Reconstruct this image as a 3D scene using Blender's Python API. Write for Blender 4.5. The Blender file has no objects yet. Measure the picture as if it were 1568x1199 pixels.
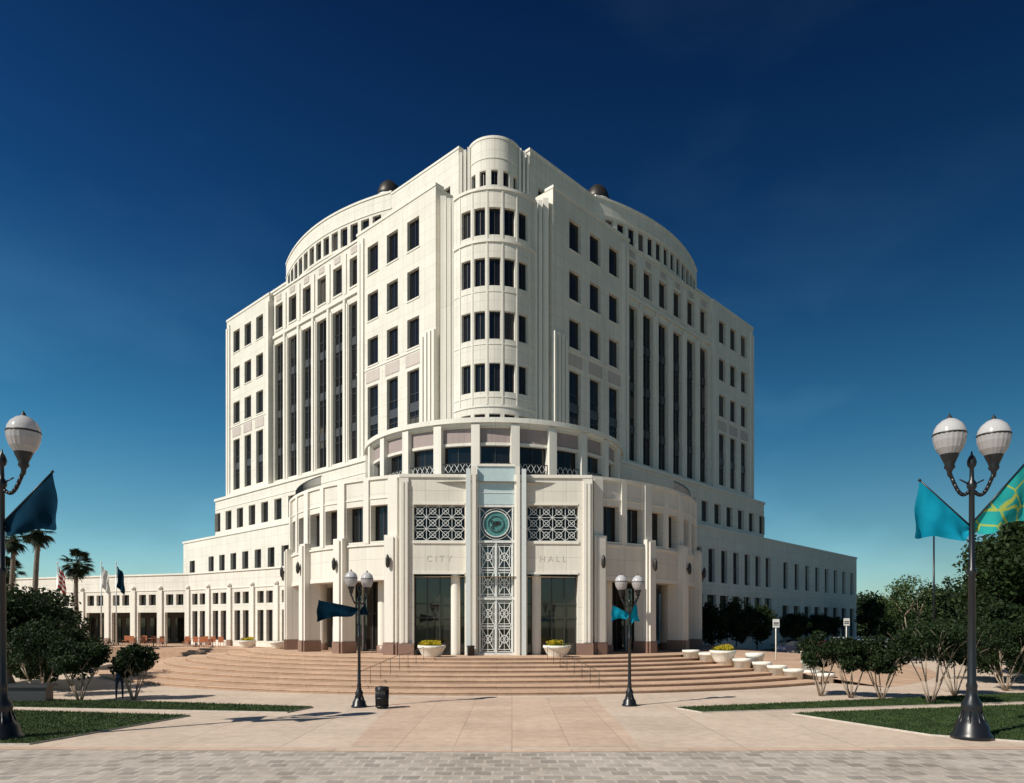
import bpy, bmesh, math, random
import numpy as np
from mathutils import Vector, Matrix
random.seed(7); rng=np.random.default_rng(7)
sc=bpy.context.scene
E=3.2; FX=1070.0
def G(u,v,z=0.0):            # survey: ground point seen at bearing u / depression v
    D=FX*(E-z)/(v-955.0); return ((u-784)/FX*D, D, z)
rad=math.radians
# ------------------------------------------------------------ materials
def newmat(name):
    m=bpy.data.materials.new(name); m.use_nodes=True
    nt=m.node_tree; b=nt.nodes['Principled BSDF']; return m,nt,b
def N(nt,t,**k):
    n=nt.nodes.new(t)
    for a,v in k.items(): setattr(n,a,v)
    return n
def mixc(nt,fac,a,b,bt='MIX'):
    n=N(nt,'ShaderNodeMix',data_type='RGBA',blend_type=bt)
    def put(s,v):
        if isinstance(v,(tuple,list)): n.inputs[s].default_value=tuple(v)[:3]+(1,)
        elif hasattr(v,'links'): nt.links.new(v,n.inputs[s])
        else: n.inputs[s].default_value=v
    put(0,fac); put(6,a); put(7,b); return n.outputs[2]
def ramp(nt,src,p0,p1,c0=(0,0,0,1),c1=(1,1,1,1)):
    r=N(nt,'ShaderNodeValToRGB'); e=r.color_ramp.elements
    e[0].position=p0; e[1].position=p1; e[0].color=c0; e[1].color=c1
    nt.links.new(src,r.inputs[0]); return r.outputs[0]
def noise(nt,vec,scale,detail=4,rough=.6):
    n=N(nt,'ShaderNodeTexNoise'); n.inputs['Scale'].default_value=scale
    n.inputs['Detail'].default_value=detail; n.inputs['Roughness'].default_value=rough
    if vec is not None: nt.links.new(vec,n.inputs['Vector'])
    return n.outputs['Fac']
def bump(nt,b,h,strength=.3,dist=.02):
    n=N(nt,'ShaderNodeBump'); n.inputs['Strength'].default_value=strength; n.inputs['Distance'].default_value=dist
    nt.links.new(h,n.inputs['Height']); nt.links.new(n.outputs[0],b.inputs['Normal'])
def stone(name,col,bw=1.5,rh=1.06,mort=.014,var=.03,rough=.75,off=0.0,joint=.70,stain=.10,uv=True):
    m,nt,b=newmat(name)
    tc=N(nt,'ShaderNodeTexCoord'); vec=tc.outputs['UV'] if uv else tc.outputs['Object']
    br=N(nt,'ShaderNodeTexBrick'); br.offset=off; br.squash=1
    br.inputs['Scale'].default_value=1; br.inputs['Mortar Size'].default_value=mort
    br.inputs['Mortar Smooth'].default_value=.2
    br.inputs['Brick Width'].default_value=bw; br.inputs['Row Height'].default_value=rh
    c=np.array(col)
    br.inputs['Color1'].default_value=tuple(np.clip(c*(1+var),0,1))+(1,)
    br.inputs['Color2'].default_value=tuple(np.clip(c*(1-var),0,1))+(1,)
    br.inputs['Mortar'].default_value=tuple(np.clip(c*joint,0,1))+(1,)
    nt.links.new(vec,br.inputs['Vector'])
    n1=noise(nt,tc.outputs['Object'],.35,6); n2=noise(nt,tc.outputs['Object'],9,3)
    mp=N(nt,'ShaderNodeMapping'); mp.inputs['Scale'].default_value=(3,3,.12); nt.links.new(tc.outputs['Object'],mp.inputs['Vector'])
    n3=noise(nt,mp.outputs[0],1.0,4)
    s1=ramp(nt,n1,.3,.7,(1-stain,1-stain*1.05,1-stain*1.15,1),(1,1,1,1))
    s3=ramp(nt,n3,.35,.6,(1-stain*.7,1-stain*.75,1-stain*.8,1),(1,1,1,1))
    s2=ramp(nt,n2,.3,.7,(.95,.95,.95,1),(1,1,1,1))
    o=mixc(nt,1.0,br.outputs['Color'],s1,'MULTIPLY'); o=mixc(nt,1.0,o,s3,'MULTIPLY'); o=mixc(nt,1.0,o,s2,'MULTIPLY')
    nt.links.new(o,b.inputs['Base Color']); b.inputs['Roughness'].default_value=rough; b.inputs['Specular IOR Level'].default_value=.25
    h=mixc(nt,1.0,ramp(nt,br.outputs['Fac'],0,1,(1,1,1,1),(0,0,0,1)),s2,'MULTIPLY')
    bump(nt,b,h,.25,.012)
    return m
def plain(name,col,rough=.5,metal=0,ns=6,amt=.15,spec=.5):
    m,nt,b=newmat(name); tc=N(nt,'ShaderNodeTexCoord')
    c=np.array(col); f=noise(nt,tc.outputs['Object'],ns,4)
    o=ramp(nt,f,.3,.7,tuple(c*(1-amt))+(1,),tuple(np.clip(c*(1+amt),0,1))+(1,))
    nt.links.new(o,b.inputs['Base Color']); b.inputs['Roughness'].default_value=rough; b.inputs['Metallic'].default_value=metal
    b.inputs['Specular IOR Level'].default_value=spec
    return m
def glassmat(name,c0,c1,rough=.06,spec=.6,pos=.8):
    m,nt,b=newmat(name); g=N(nt,'ShaderNodeNewGeometry')
    r=N(nt,'ShaderNodeValToRGB'); e=r.color_ramp.elements
    e[0].position=.0;e[0].color=c0+(1,); e[1].position=1;e[1].color=c1+(1,)
    x=r.color_ramp.elements.new(pos); x.color=tuple(np.array(c0)*1.6)+(1,)
    nt.links.new(g.outputs['Random Per Island'],r.inputs[0])
    nt.links.new(r.outputs[0],b.inputs['Base Color']); b.inputs['Roughness'].default_value=rough
    b.inputs['Specular IOR Level'].default_value=spec
    tc=N(nt,'ShaderNodeTexCoord'); bump(nt,b,noise(nt,tc.outputs['Object'],.8,2),.05,.05)
    return m
def leafmat(name,c0,c1,tr=.25):
    m,nt,b=newmat(name); g=N(nt,'ShaderNodeNewGeometry'); tc=N(nt,'ShaderNodeTexCoord')
    a=mixc(nt,g.outputs['Random Per Island'],c0,c1)
    f=ramp(nt,noise(nt,tc.outputs['Object'],1.1,3),.35,.65,(.55,.6,.55,1),(1.15,1.1,1,1))
    o=mixc(nt,1.0,a,f,'MULTIPLY'); nt.links.new(o,b.inputs['Base Color']); b.inputs['Roughness'].default_value=.6
    b.inputs['Specular IOR Level'].default_value=.2
    t=N(nt,'ShaderNodeBsdfTranslucent'); nt.links.new(o,t.inputs['Color'])
    mx=N(nt,'ShaderNodeMixShader'); mx.inputs[0].default_value=tr
    out=nt.nodes['Material Output']; nt.links.new(b.outputs[0],mx.inputs[1]); nt.links.new(t.outputs[0],mx.inputs[2]); nt.links.new(mx.outputs[0],out.inputs['Surface'])
    return m
STONE=stone('cream_precast',(.78,.74,.66))
STONE2=stone('cream_precast_small',(.78,.74,.665),bw=1.2,rh=.8)
TRIM=stone('cream_trim',(.80,.76,.685),bw=2.4,rh=30,stain=.06)
PINK=stone('mauve_granite',(.37,.30,.29),bw=1.5,rh=2,stain=.1)
PINKL=stone('pale_mauve_panel',(.58,.51,.47),bw=1.5,rh=2,stain=.1)
SPAN=plain('spandrel_grey',(.06,.06,.065),.4)
BROWN=plain('brown_granite',(.25,.155,.12),.4,ns=30,amt=.25)
GLASS=glassmat('dark_window_glass',(.008,.008,.009),(.10,.09,.075),.05,.4,.88)
LGLASS=glassmat('lobby_glass',(.015,.014,.013),(.03,.027,.022),.03,.8)
FRAME=plain('bronze_frame',(.06,.055,.05),.4,.3)
WMETAL=plain('white_painted_metal',(.70,.71,.69),.4,.1)
BLUE=plain('pale_green_blue_panel',(.50,.60,.60),.25,.1,amt=.06)
PALE=plain('pale_grey_jamb',(.62,.66,.66),.4,.0,amt=.05)
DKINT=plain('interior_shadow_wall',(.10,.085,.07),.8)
ROOF=plain('roof_gravel',(.35,.33,.30),.9)
SEAL=plain('verdigris_copper',(.09,.26,.25),.5,.3,ns=12,amt=.4)
BRONZE=plain('dark_bronze',(.05,.045,.04),.45,.6)
BLACK=plain('black_painted_iron',(.010,.011,.014),.35,.0)
# ------------------------------------------------------------ mesh buffer
class MB:
    def __init__(s): s.v=[];s.f=[];s.m=[];s.uv=[];s.mats=[];s.sm=[]
    def mi(s,m):
        if m not in s.mats: s.mats.append(m)
        return s.mats.index(m)
    def poly(s,pts,mat,uv=None,fl=False,smooth=False):
        pts=[Vector(p) for p in pts]
        if uv is None:
            n=Vector((0,0,0))
            for i in range(len(pts)):
                a,b=pts[i],pts[(i+1)%len(pts)]
                n+=Vector(((a.y-b.y)*(a.z+b.z),(a.z-b.z)*(a.x+b.x),(a.x-b.x)*(a.y+b.y)))
            if n.length>0: n.normalize()
            if abs(n.z)>.7: uv=[(p.x,p.y) for p in pts]
            else:
                t=Vector((-n.y,n.x,0)); t=t.normalized() if t.length>1e-6 else Vector((1,0,0))
                uv=[(p.dot(t),p.z) for p in pts]
        if fl: pts=pts[::-1]; uv=list(uv)[::-1]
        k=len(s.v); s.v+= [tuple(p) for p in pts]; s.f.append(tuple(range(k,k+len(pts)))); s.m.append(s.mi(mat)); s.uv+=list(uv); s.sm.append(smooth)
    def abox(s,x0,x1,y0,y1,z0,z1,mat):
        p=lambda x,y,z:(x,y,z)
        s.poly([p(x0,y0,z0),p(x1,y0,z0),p(x1,y0,z1),p(x0,y0,z1)],mat)
        s.poly([p(x1,y1,z0),p(x0,y1,z0),p(x0,y1,z1),p(x1,y1,z1)],mat)
        s.poly([p(x0,y1,z0),p(x0,y0,z0),p(x0,y0,z1),p(x0,y1,z1)],mat)
        s.poly([p(x1,y0,z0),p(x1,y1,z0),p(x1,y1,z1),p(x1,y0,z1)],mat)
        s.poly([p(x0,y0,z1),p(x1,y0,z1),p(x1,y1,z1),p(x0,y1,z1)],mat)
        s.poly([p(x0,y1,z0),p(x1,y1,z0),p(x1,y0,z0),p(x0,y0,z0)],mat)
    def prism(s,pts,z0,z1,mat,topmat=None):
        n=len(pts)
        for i in range(n):
            a,b=pts[i],pts[(i+1)%n]
            s.poly([(a[0],a[1],z0),(b[0],b[1],z0),(b[0],b[1],z1),(a[0],a[1],z1)],mat)
        s.poly([(a[0],a[1],z1) for a in pts],topmat or mat)
    def lathe(s,prof,c,mat,seg=16,smooth=True,ang=2*math.pi):
        for i in range(seg):
            a0=ang*i/seg; a1=ang*(i+1)/seg
            for (r0,z0),(r1,z1) in zip(prof[:-1],prof[1:]):
                P=[(c[0]+r0*math.cos(a0),c[1]+r0*math.sin(a0),c[2]+z0),(c[0]+r0*math.cos(a1),c[1]+r0*math.sin(a1),c[2]+z0),
                   (c[0]+r1*math.cos(a1),c[1]+r1*math.sin(a1),c[2]+z1),(c[0]+r1*math.cos(a0),c[1]+r1*math.sin(a0),c[2]+z1)]
                if r0<1e-5: P=[P[0],P[2],P[3]]
                elif r1<1e-5: P=P[:3]
                s.poly(P,mat,smooth=smooth)
    def tube(s,p0,p1,r0,r1,mat,seg=8,caps=True):
        p0=Vector(p0);p1=Vector(p1); d=(p1-p0).normalized()
        a=d.orthogonal().normalized(); b=d.cross(a)
        R=lambda p,r,i:p+r*(a*math.cos(2*math.pi*i/seg)+b*math.sin(2*math.pi*i/seg))
        for i in range(seg):
            s.poly([R(p0,r0,i),R(p0,r0,i+1),R(p1,r1,i+1),R(p1,r1,i)],mat,smooth=True)
        if caps:
            s.poly([R(p1,r1,i) for i in range(seg)],mat); s.poly([R(p0,r0,i) for i in range(seg)][::-1],mat)
    def obj(s,name,parent=None,merge=True):
        me=bpy.data.meshes.new(name); me.from_pydata(s.v,[],s.f)
        for m in s.mats: me.materials.append(m)
        me.polygons.foreach_set('material_index',s.m); me.polygons.foreach_set('use_smooth',s.sm)
        uvl=me.uv_layers.new(name='UVMap'); uvl.data.foreach_set('uv',np.array(s.uv,dtype=np.float32).ravel())
        if merge:
            bm=bmesh.new(); bm.from_mesh(me); bmesh.ops.remove_doubles(bm,verts=bm.verts,dist=1e-4); bm.to_mesh(me); bm.free()
        me.update()
        o=bpy.data.objects.new(name,me); sc.collection.objects.link(o)
        if parent: o.parent=parent
        return o
def empty(name,loc=(0,0,0),rz=0):
    e=bpy.data.objects.new(name,None); e.location=loc; e.rotation_euler=(0,0,rz); sc.collection.objects.link(e); return e
# mapped walls
class FMap:      # straight facade at 45 deg
    step=None
    def __init__(s,sig,bow=None): s.sig=sig; s.fl=sig<0; s.bow=bow; s.step=.9 if bow else None
    def __call__(s,u,z,d):
        if s.bow: d=d+s.bow(u)
        k=.70711; x=4.65+k*u+k*d; y=k*u-k*d
        return (s.sig*x,y,z)
class AMap:      # arc
    def __init__(s,R,cy=1.0,cx=0.0,stepdeg=3.0): s.R=R;s.cy=cy;s.fl=False;s.step=R*rad(stepdeg)
    def __call__(s,u,z,d):
        a=u/s.R; r=s.R+d; return (r*math.sin(a),s.cy-r*math.cos(a),z)
class LMap:      # straight line p->q
    step=None; fl=False
    def __init__(s,p,q):
        s.p=Vector(p); q=Vector(q); s.L=(q-s.p).length; s.t=(q-s.p).normalized(); s.n=Vector((s.t.y,-s.t.x))
    def __call__(s,u,z,d):
        w=s.p+s.t*u+s.n*d; return (w.x,w.y,z)
def breaks(a,b,step,extra=()):
    r={round(a,5),round(b,5)}
    for e in extra:
        if a<e<b: r.add(round(e,5))
    if step:
        n=max(1,int(math.ceil((b-a)/step)))
        for i in range(1,n):
            x=a+(b-a)*i/n
            if min(abs(x-q) for q in r)>step*.25: r.add(round(x,5))
    return sorted(r)
def mbox(mb,P,u0,u1,z0,z1,d0,d1,mat):
    us=breaks(u0,u1,P.step); fl=P.fl
    for a,b in zip(us[:-1],us[1:]):
        mb.poly([P(a,z0,d1),P(b,z0,d1),P(b,z1,d1),P(a,z1,d1)],mat,[(a,z0),(b,z0),(b,z1),(a,z1)],fl)
        mb.poly([P(b,z0,d0),P(a,z0,d0),P(a,z1,d0),P(b,z1,d0)],mat,[(b,z0),(a,z0),(a,z1),(b,z1)],fl)
        mb.poly([P(a,z1,d1),P(b,z1,d1),P(b,z1,d0),P(a,z1,d0)],mat,[(a,d1),(b,d1),(b,d0),(a,d0)],fl)
        mb.poly([P(a,z0,d0),P(b,z0,d0),P(b,z0,d1),P(a,z0,d1)],mat,[(a,d0),(b,d0),(b,d1),(a,d1)],fl)
    mb.poly([P(u0,z0,d0),P(u0,z0,d1),P(u0,z1,d1),P(u0,z1,d0)],mat,[(d0,z0),(d1,z0),(d1,z1),(d0,z1)],fl)
    mb.poly([P(u1,z0,d1),P(u1,z0,d0),P(u1,z1,d0),P(u1,z1,d1)],mat,[(d1,z0),(d0,z0),(d0,z1),(d1,z1)],fl)
def mbar(mb,P,a,b,w,d0,d1,mat):
    a=Vector(a);b=Vector(b); t=(b-a).normalized(); n=Vector((-t.y,t.x))*w/2
    q=[a-n,b-n,b+n,a+n]
    mb.poly([P(p.x,p.y,d1) for p in q],mat,fl=P.fl)
    for i in range(4):
        p,r=q[i],q[(i+1)%4]
        mb.poly([P(p.x,p.y,d0),P(r.x,r.y,d0),P(r.x,r.y,d1),P(p.x,p.y,d1)],mat)
def mring(mb,P,c,r,w,d0,d1,mat,seg=20):
    for i in range(seg):
        a0=2*math.pi*i/seg;a1=2*math.pi*(i+1)/seg
        mbar(mb,P,(c[0]+r*math.cos(a0),c[1]+r*math.sin(a0)),(c[0]+r*math.cos(a1),c[1]+r*math.sin(a1)),w,d0,d1,mat)
def wall(mb,gb,P,u0,u1,z0,z1,holes,mat,d=0,rd=.4,glass=None,frame=True,ends=2.0):
    glass=glass or GLASS; fl=P.fl
    us=breaks(u0,u1,P.step,[h[0] for h in holes]+[h[1] for h in holes])
    zs=breaks(z0,z1,None,[h[2] for h in holes]+[h[3] for h in holes])
    for a,b in zip(us[:-1],us[1:]):
        cu=(a+b)/2
        hs=[h for h in holes if h[0]<cu<h[1]]
        for c,e in zip(zs[:-1],zs[1:]):
            cz=(c+e)/2
            if any(h[2]<cz<h[3] for h in hs): continue
            mb.poly([P(a,c,d),P(b,c,d),P(b,e,d),P(a,e,d)],mat,[(a,c),(b,c),(b,e),(a,e)],fl)
    for h in holes:
        a,b,c,e=h[:4]; kind=h[4] if len(h)>4 else 'g'; dd=d-rd
        if kind=='p': dd=d-.08
        r_=d-dd
        hu=[x for x in us if a-1e-4<=x<=b+1e-4]
        for p,q in zip(hu[:-1],hu[1:]):
            mb.poly([P(p,c,d),P(q,c,d),P(q,c,dd),P(p,c,dd)],mat,[(p,0),(q,0),(q,r_),(p,r_)],fl)
            mb.poly([P(p,e,dd),P(q,e,dd),P(q,e,d),P(p,e,d)],mat,[(p,0),(q,0),(q,r_),(p,r_)],fl)
        mb.poly([P(a,c,d),P(a,c,dd),P(a,e,dd),P(a,e,d)],mat,[(0,c),(r_,c),(r_,e),(0,e)],fl)
        mb.poly([P(b,c,dd),P(b,c,d),P(b,e,d),P(b,e,dd)],mat,[(0,c),(r_,c),(r_,e),(0,e)],fl)
        if kind=='o': continue
        gm={'g':glass,'p':PINK,'d':DKINT}[kind]
        if kind=='g' and (e-c)>3.2:
            n=int(round((e-c)/2.13)); hh=(e-c)/n
            zz=[c+hh*i for i in range(n+1)]
        else: zz=[c,e]
        for z_0,z_1 in zip(zz[:-1],zz[1:]):
            for p,q in zip(hu[:-1],hu[1:]):
                gb.poly([P(p,z_0+.002,dd),P(q,z_0+.002,dd),P(q,z_1-.002,dd),P(p,z_1-.002,dd)],gm,fl=fl)
        if kind=='g' and frame:
            for z_ in zz[1:-1]: mbox(gb,P,a,b,z_-.035,z_+.035,dd+.003,dd+.06,FRAME)
            m_=(a+b)/2
            mbox(gb,P,m_-.025,m_+.025,c,e,dd+.003,dd+.05,FRAME)
            mbox(gb,P,a,b,c,c+.06,dd+.003,dd+.07,FRAME)
    if ends:
        for uu,f2 in ((u0,fl),(u1,not fl)):
            mb.poly([P(uu,z0,d-ends),P(uu,z0,d),P(uu,z1,d),P(uu,z1,d-ends)],mat,[(0,z0),(ends,z0),(ends,z1),(0,z1)],f2)
# ============================================================ CITY HALL
HALL=empty('city_hall',(-1.5,60,0),rad(1.8))
def w2l(x,y):
    c,s=math.cos(rad(-1.8)),math.sin(rad(-1.8)); x+=1.5;y-=60; return (c*x-s*y, s*x+c*y)
def l2w(x,y):
    c,s=math.cos(rad(1.8)),math.sin(rad(1.8)); return (c*x-s*y-1.5, s*x+c*y+60)
tw=MB(); tg=MB()
w=1.66
for sig in (1,-1):
    P=FMap(sig)
    rows=[(36.2,38.85),(31.8,34.4),(27.55,30.15)]
    for off in (0,28.85):
        H=[]
        cs=[3.05,6.05,9.05] if off==0 else [2.3,5.2,8.1]
        for c in cs:
            for a,b in rows: H.append((off+c-w/2,off+c+w/2,a,b))
            H.append((off+c-w/2,off+c+w/2,19.5,25.6))
        u1=off+(11.6 if off==0 else 10.7)
        wall(tw,tg,P,off,u1,17.8,40.5,H,STONE,d=.5,rd=.32)
        for c in cs:
            mbox(tg,P,off+c-w/2,off+c+w/2,22.0,22.8,.19,.26,SPAN)
            mbox(tw,P,off+c-w/2-.2,off+c+w/2+.2,25.95,27.0,.45,.54,PINKL)
            for a,b in rows: mbox(tw,P,off+c-w/2-.08,off+c+w/2+.08,a-.12,a,.3,.56,TRIM)
        mbox(tw,P,off-.05,u1+.05,40.5,40.75,-.4,.57,TRIM)
        mbox(tw,P,off,u1,27.15,27.28,.45,.56,TRIM)
        mbox(tw,P,off,u1,18.75,19.15,.45,.62,TRIM)
        if off>0: mbox(tw,P,off-.05,off+.45,17.8,39.7,.4,.66,TRIM)
        for k in range(2): mbox(tw,P,u1-(1.2 if off==0 else .95)+k*.55,u1-(.8 if off==0 else .6)+k*.55,17.8,39.9-.3*k,.4,.66,TRIM)
    # middle section: full-height window strips between pilasters
    H=[]; mc=[20.2+(i-2.5)*2.95 for i in range(6)]
    for c in mc:
        H.append((c-.95,c+.95,19.4,34.8)); H.append((c-.80,c+.80,36.4,39.25))
    wall(tw,tg,P,11.6,28.85,17.8,40.5,H,STONE,d=0,rd=.4)
    for c in mc:
        for k in range(3): mbox(tg,P,c-.95,c+.95,22.3+k*4.27,23.1+k*4.27,-.39,-.33,SPAN)
        mbox(tg,P,c-.045,c+.045,19.4,34.8,-.39,-.22,SPAN)
        mbox(tw,P,c-.5,c+.5,39.6,40.25,-.05,.05,PINKL)
        mbox(tw,P,c-.85,c+.85,36.25,36.4,-.2,.08,TRIM)
    for i in range(7):
        c=20.2+(i-3)*2.95
        a=max(c-.42,11.62); b=min(c+.42,28.83)
        mbox(tw,P,a,b,18.6,35.0,-.05,.10,TRIM)
        if 0<i<6:
            mbox(tw,P,c-.17,c+.17,18.6,35.4,.06,.24,TRIM)
            mbox(tw,P,c-.2,c+.2,36.0,40.0,-.05,.12,TRIM)
    mbox(tw,P,11.6,28.85,35.5,35.85,-.05,.18,TRIM)
    mbox(tw,P,11.7,28.75,40.5,40.72,-.4,.1,TRIM)
    mbox(tw,P,11.7,28.75,18.75,19.1,-.05,.3,TRIM)
    for i in range(4):
        mbox(tw,P,-.1+i*.5,.22+i*.5,18.0,28.2-.25*(i==3),.45,.8,TRIM)
    # upper tier
    wall(tw,tg,P,.3,10.6,40.3,45.2,[(1.4,2.3,41,42.4)],STONE2,d=-2.4,rd=.3)
    mbox(tw,P,.2,10.6,45.2,45.4,-2.9,-2.34,TRIM)
    wall(tw,tg,P,29.6,38.6,40.3,43.2,[],STONE2,d=-2.4,rd=.3)
    mbox(tw,P,29.6,38.7,43.2,43.45,-2.9,-2.3,TRIM)
    for i in range(3): mbox(tw,P,30.2+i*.6,30.5+i*.6,40.5,43.0,-2.4,-2.25,TRIM)
    C=FMap(sig,bow=lambda u:1.9*(1-((u-20.15)/10.2)**2))
    H=[]
    for i in range(13):
        c=20.15+(i-6)*1.42; H.append((c-.5,c+.5,41.7,43.6))
    wall(tw,tg,C,9.95,30.35,40.3,45.4,H,STONE2,d=-2.4,rd=.28,frame=False)
    mbox(tw,C,9.95,30.35,45.4,45.6,-2.9,-2.32,TRIM); mbox(tw,C,9.95,30.35,43.85,43.97,-2.5,-2.33,TRIM)
    mbox(tw,C,9.95,30.35,41.4,41.52,-2.5,-2.32,TRIM)
    # base tier and low block
    uL=49.0 if sig<0 else 75.0
    H=[(c-.8,c+.8,14.6,16.9) for c in [7.6+3*i for i in range(12)]]
    wall(tw,tg,P,6.0,41.2,13.6,18.6,H,STONE,d=1.2,rd=.33)
    mbox(tw,P,5.5,41.3,18.4,18.7,.2,1.33,TRIM); mbox(tw,P,6,41.25,17.3,17.4,1.1,1.25,TRIM)
    H=[]
    for i in range(14):
        c=7.6+3*i
        if c>43: break
        H.append((c-.75,c+.75,7.8,11.5)); H.append((c-1.05,c+1.05,1.6,6.4))
    c=46.2
    while c<uL-1.2:
        H.append((c-.8,c+.8,7.8,11.3)); H.append((c-1.1,c+1.1,1.2,5.6)); c+=3.8 if sig>0 else 10
    wall(tw,tg,P,3.0,uL,0,13.7,H,STONE,d=2.0,rd=.35)
    mbox(tw,P,3.0,uL+.1,13.7,13.95,1.0,2.1,TRIM); mbox(tw,P,3.0,uL+.05,7.0,7.15,1.9,2.07,TRIM)
    def L(u,d): p=P(u,0,d); return (p[0],p[1])
    pts=[L(6,.5),L(41.0,.5),L(41.0,-14),L(12,-14)]
    tw.prism(pts,13.6,18.5,STONE,ROOF)
    tw.poly([(*L(5.5,1.1),18.52),(*L(41.1,1.1),18.52),(*L(41.1,.0),18.52),(*L(5.5,.0),18.52)],ROOF)
    tw.poly([(*L(41.2,1.2),13.6),(*L(41.2,-14),13.6),(*L(41.2,-14),18.6),(*L(41.2,1.2),18.6)],STONE)
    pts=[L(3,1.8),L(uL-.02,1.8),L(uL-.02,-22),L(10,-22)]
    tw.poly([(*L(uL-.02,2.0),0),(*L(uL-.02,-22),0),(*L(uL-.02,-22),13.7),(*L(uL-.02,2.0),13.7)],STONE)
    tw.poly([(*L(uL-.02,-22),0),(*L(10,-22),0),(*L(10,-22),13.7),(*L(uL-.02,-22),13.7)],STONE)
    tw.poly([(*p,13.55) for p in pts],ROOF)
    pts=[L(.3,-.9),L(39.5,-.9),L(39.5,-14),L(8,-14)]
    tw.prism(pts,17,40.25,STONE,ROOF)
    tw.poly([(*L(39.54,.5),17),(*L(39.54,-14),17),(*L(39.54,-14),40.5),(*L(39.54,.5),40.5)],STONE)
    tw.prism([L(.6,-2.9),L(30,-2.9),L(30,-12),L(6,-12)],40.2,45.1,STONE,ROOF)
    tw.prism([L(28,-2.9),L(38.5,-2.9),L(38.5,-12),L(28,-12)],40.2,43.1,STONE,ROOF)
    cp=[C(9.95+20.4*i/16,45.3,-2.45) for i in range(17)]
    tw.poly(cp,ROOF)
    for (a,b,y0,y1,zt) in ((3.25,3.62,-1.25,2,38.9),(3.7,4.05,-.95,2,39.1),(4.12,4.6,-.6,2,39.5)):
        x0,x1=(a,b) if sig>0 else (-b,-a)
        tw.abox(x0,x1,y0,y1,17.8,zt,TRIM)
    for k in range(3):
        a=2.12+k*.36; b=a+.25
        if sig<0:a,b=-b,-a
        tw.abox(a,b,1.35+k*.2,4,38.6,45.0-k*.1,TRIM)
    # vent dome on roof
    q=P(13.6,0,-4.8)
    tw.lathe([(1.0,45.0),(1.0,47.1),(1.3,47.2),(1.22,47.9),(.95,48.6),(.5,49.05),(0,49.2)],(q[0],q[1],0),BRONZE,20)
    tw.lathe([(1.32,47.15),(1.4,47.25),(1.32,47.35)],(q[0],q[1],0),WMETAL,20)
for x,y,h in ((-2.6,3.6,1.5),(2.2,3.8,2.0),(2.9,4.2,1.3)):
    tw.tube((x,y,45),(x,y,45+h),.03,.015,BRONZE,5)
# nose bay
P=AMap(4.2,1.2,stepdeg=4)
H=[]
for k in range(-2,3):
    u=4.2*rad(17.3*k)
    for a,b in ((34.95,37.2),(30.8,33.1),(26.45,28.75),(22.15,24.5)): H.append((u-.47,u+.47,a,b))
    H.append((u-.47,u+.47,19.65,20.35))
wall(tw,tg,P,-4.2*rad(54),4.2*rad(54),17.8,38.8,H,STONE2,rd=.28)
U=4.2*rad(54)
for z in (38.6,34.35): mbox(tw,P,-U,U,z,z+.22,-.2,.1,TRIM)
mbox(tw,P,-U,U,20.9,21.05,-.2,.06,TRIM)
for z in (30.3,26.0,21.7): mbox(tw,P,-U,U,z,z+.08,-.1,.035,TRIM)
for k in (-2.5,-1.5,-.5,.5,1.5,2.5):
    u=4.2*rad(17.3*k); mbox(tw,P,u-.06,u+.06,21.1,38.5,-.05,.05,TRIM)
tw.poly([P(-U+2*U*i/20,38.75,0) for i in range(21)]+[(3,3.5,38.75),(-3,3.5,38.75)],ROOF)
P=AMap(2.35,2.5,stepdeg=6)
H=[(2.35*rad(26*k)-.3,2.35*rad(26*k)+.3,41.0,42.3) for k in range(-2,3)]
U=2.35*rad(95)
wall(tw,tg,P,-U,U,38.5,45.2,H,STONE2,rd=.25)
mbox(tw,P,-U,U,45.0,45.22,-.3,.04,TRIM); mbox(tw,P,-U,U,43.3,43.4,-.1,.04,TRIM)
tw.poly([P(-U+2*U*i/30,45.15,-.05) for i in range(31)],ROOF)
tw.poly([(-3.4,2.2,45.11),(3.4,2.2,45.11),(9,9,45.11),(-9,9,45.11)],ROOF)
tw.obj('tower_walls',HALL); tg.obj('tower_windows',HALL)
# ---- ring loggia
rw=MB(); rg=MB()
R2=10.7; P=AMap(R2)
H=[]; st=R2*rad(15)
for k in range(-7,8):
    u=k*st; H.append((u-1.08,u+1.08,14.0,16.05)); H.append((u-1.08,u+1.08,16.25,17.3,'p'))
U=R2*rad(120)
wall(rw,rg,P,-U,U,12,17.6,H,STONE2,rd=.35)
mbox(rw,P,-U,U,17.6,17.95,-.6,.42,TRIM); mbox(rw,P,-U,U,17.4,17.6,-.1,.2,TRIM); mbox(rw,P,-U,U,13.5,13.75,-.1,.15,TRIM)
for k in range(-8,8):
    u=(k+.5)*st; mbox(rw,P,u-.3,u+.3,12,17.5,-.05,.32,TRIM)
for k in range(-7,8):
    u0=k*st-1.08
    mbox(rg,P,u0,u0+2.16,14.72,14.78,.02,.08,BRONZE); mbox(rg,P,u0,u0+2.16,14.1,14.14,.02,.08,BRONZE)
    for j in range(5):
        a=u0+.05+j*.43
        mbar(rg,P,(a,14.14),(a+.34,14.72),.03,.03,.07,WMETAL); mbar(rg,P,(a+.34,14.14),(a,14.72),.03,.03,.07,WMETAL)
        mbar(rg,P,(a+.385,14.14),(a+.385,14.72),.03,.03,.07,BRONZE)
rw.poly([P(-U+2*U*i/60,17.9,0) for i in range(61)],ROOF)
rw.obj('ring_loggia',HALL); rg.obj('ring_windows_and_railing',HALL)
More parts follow.
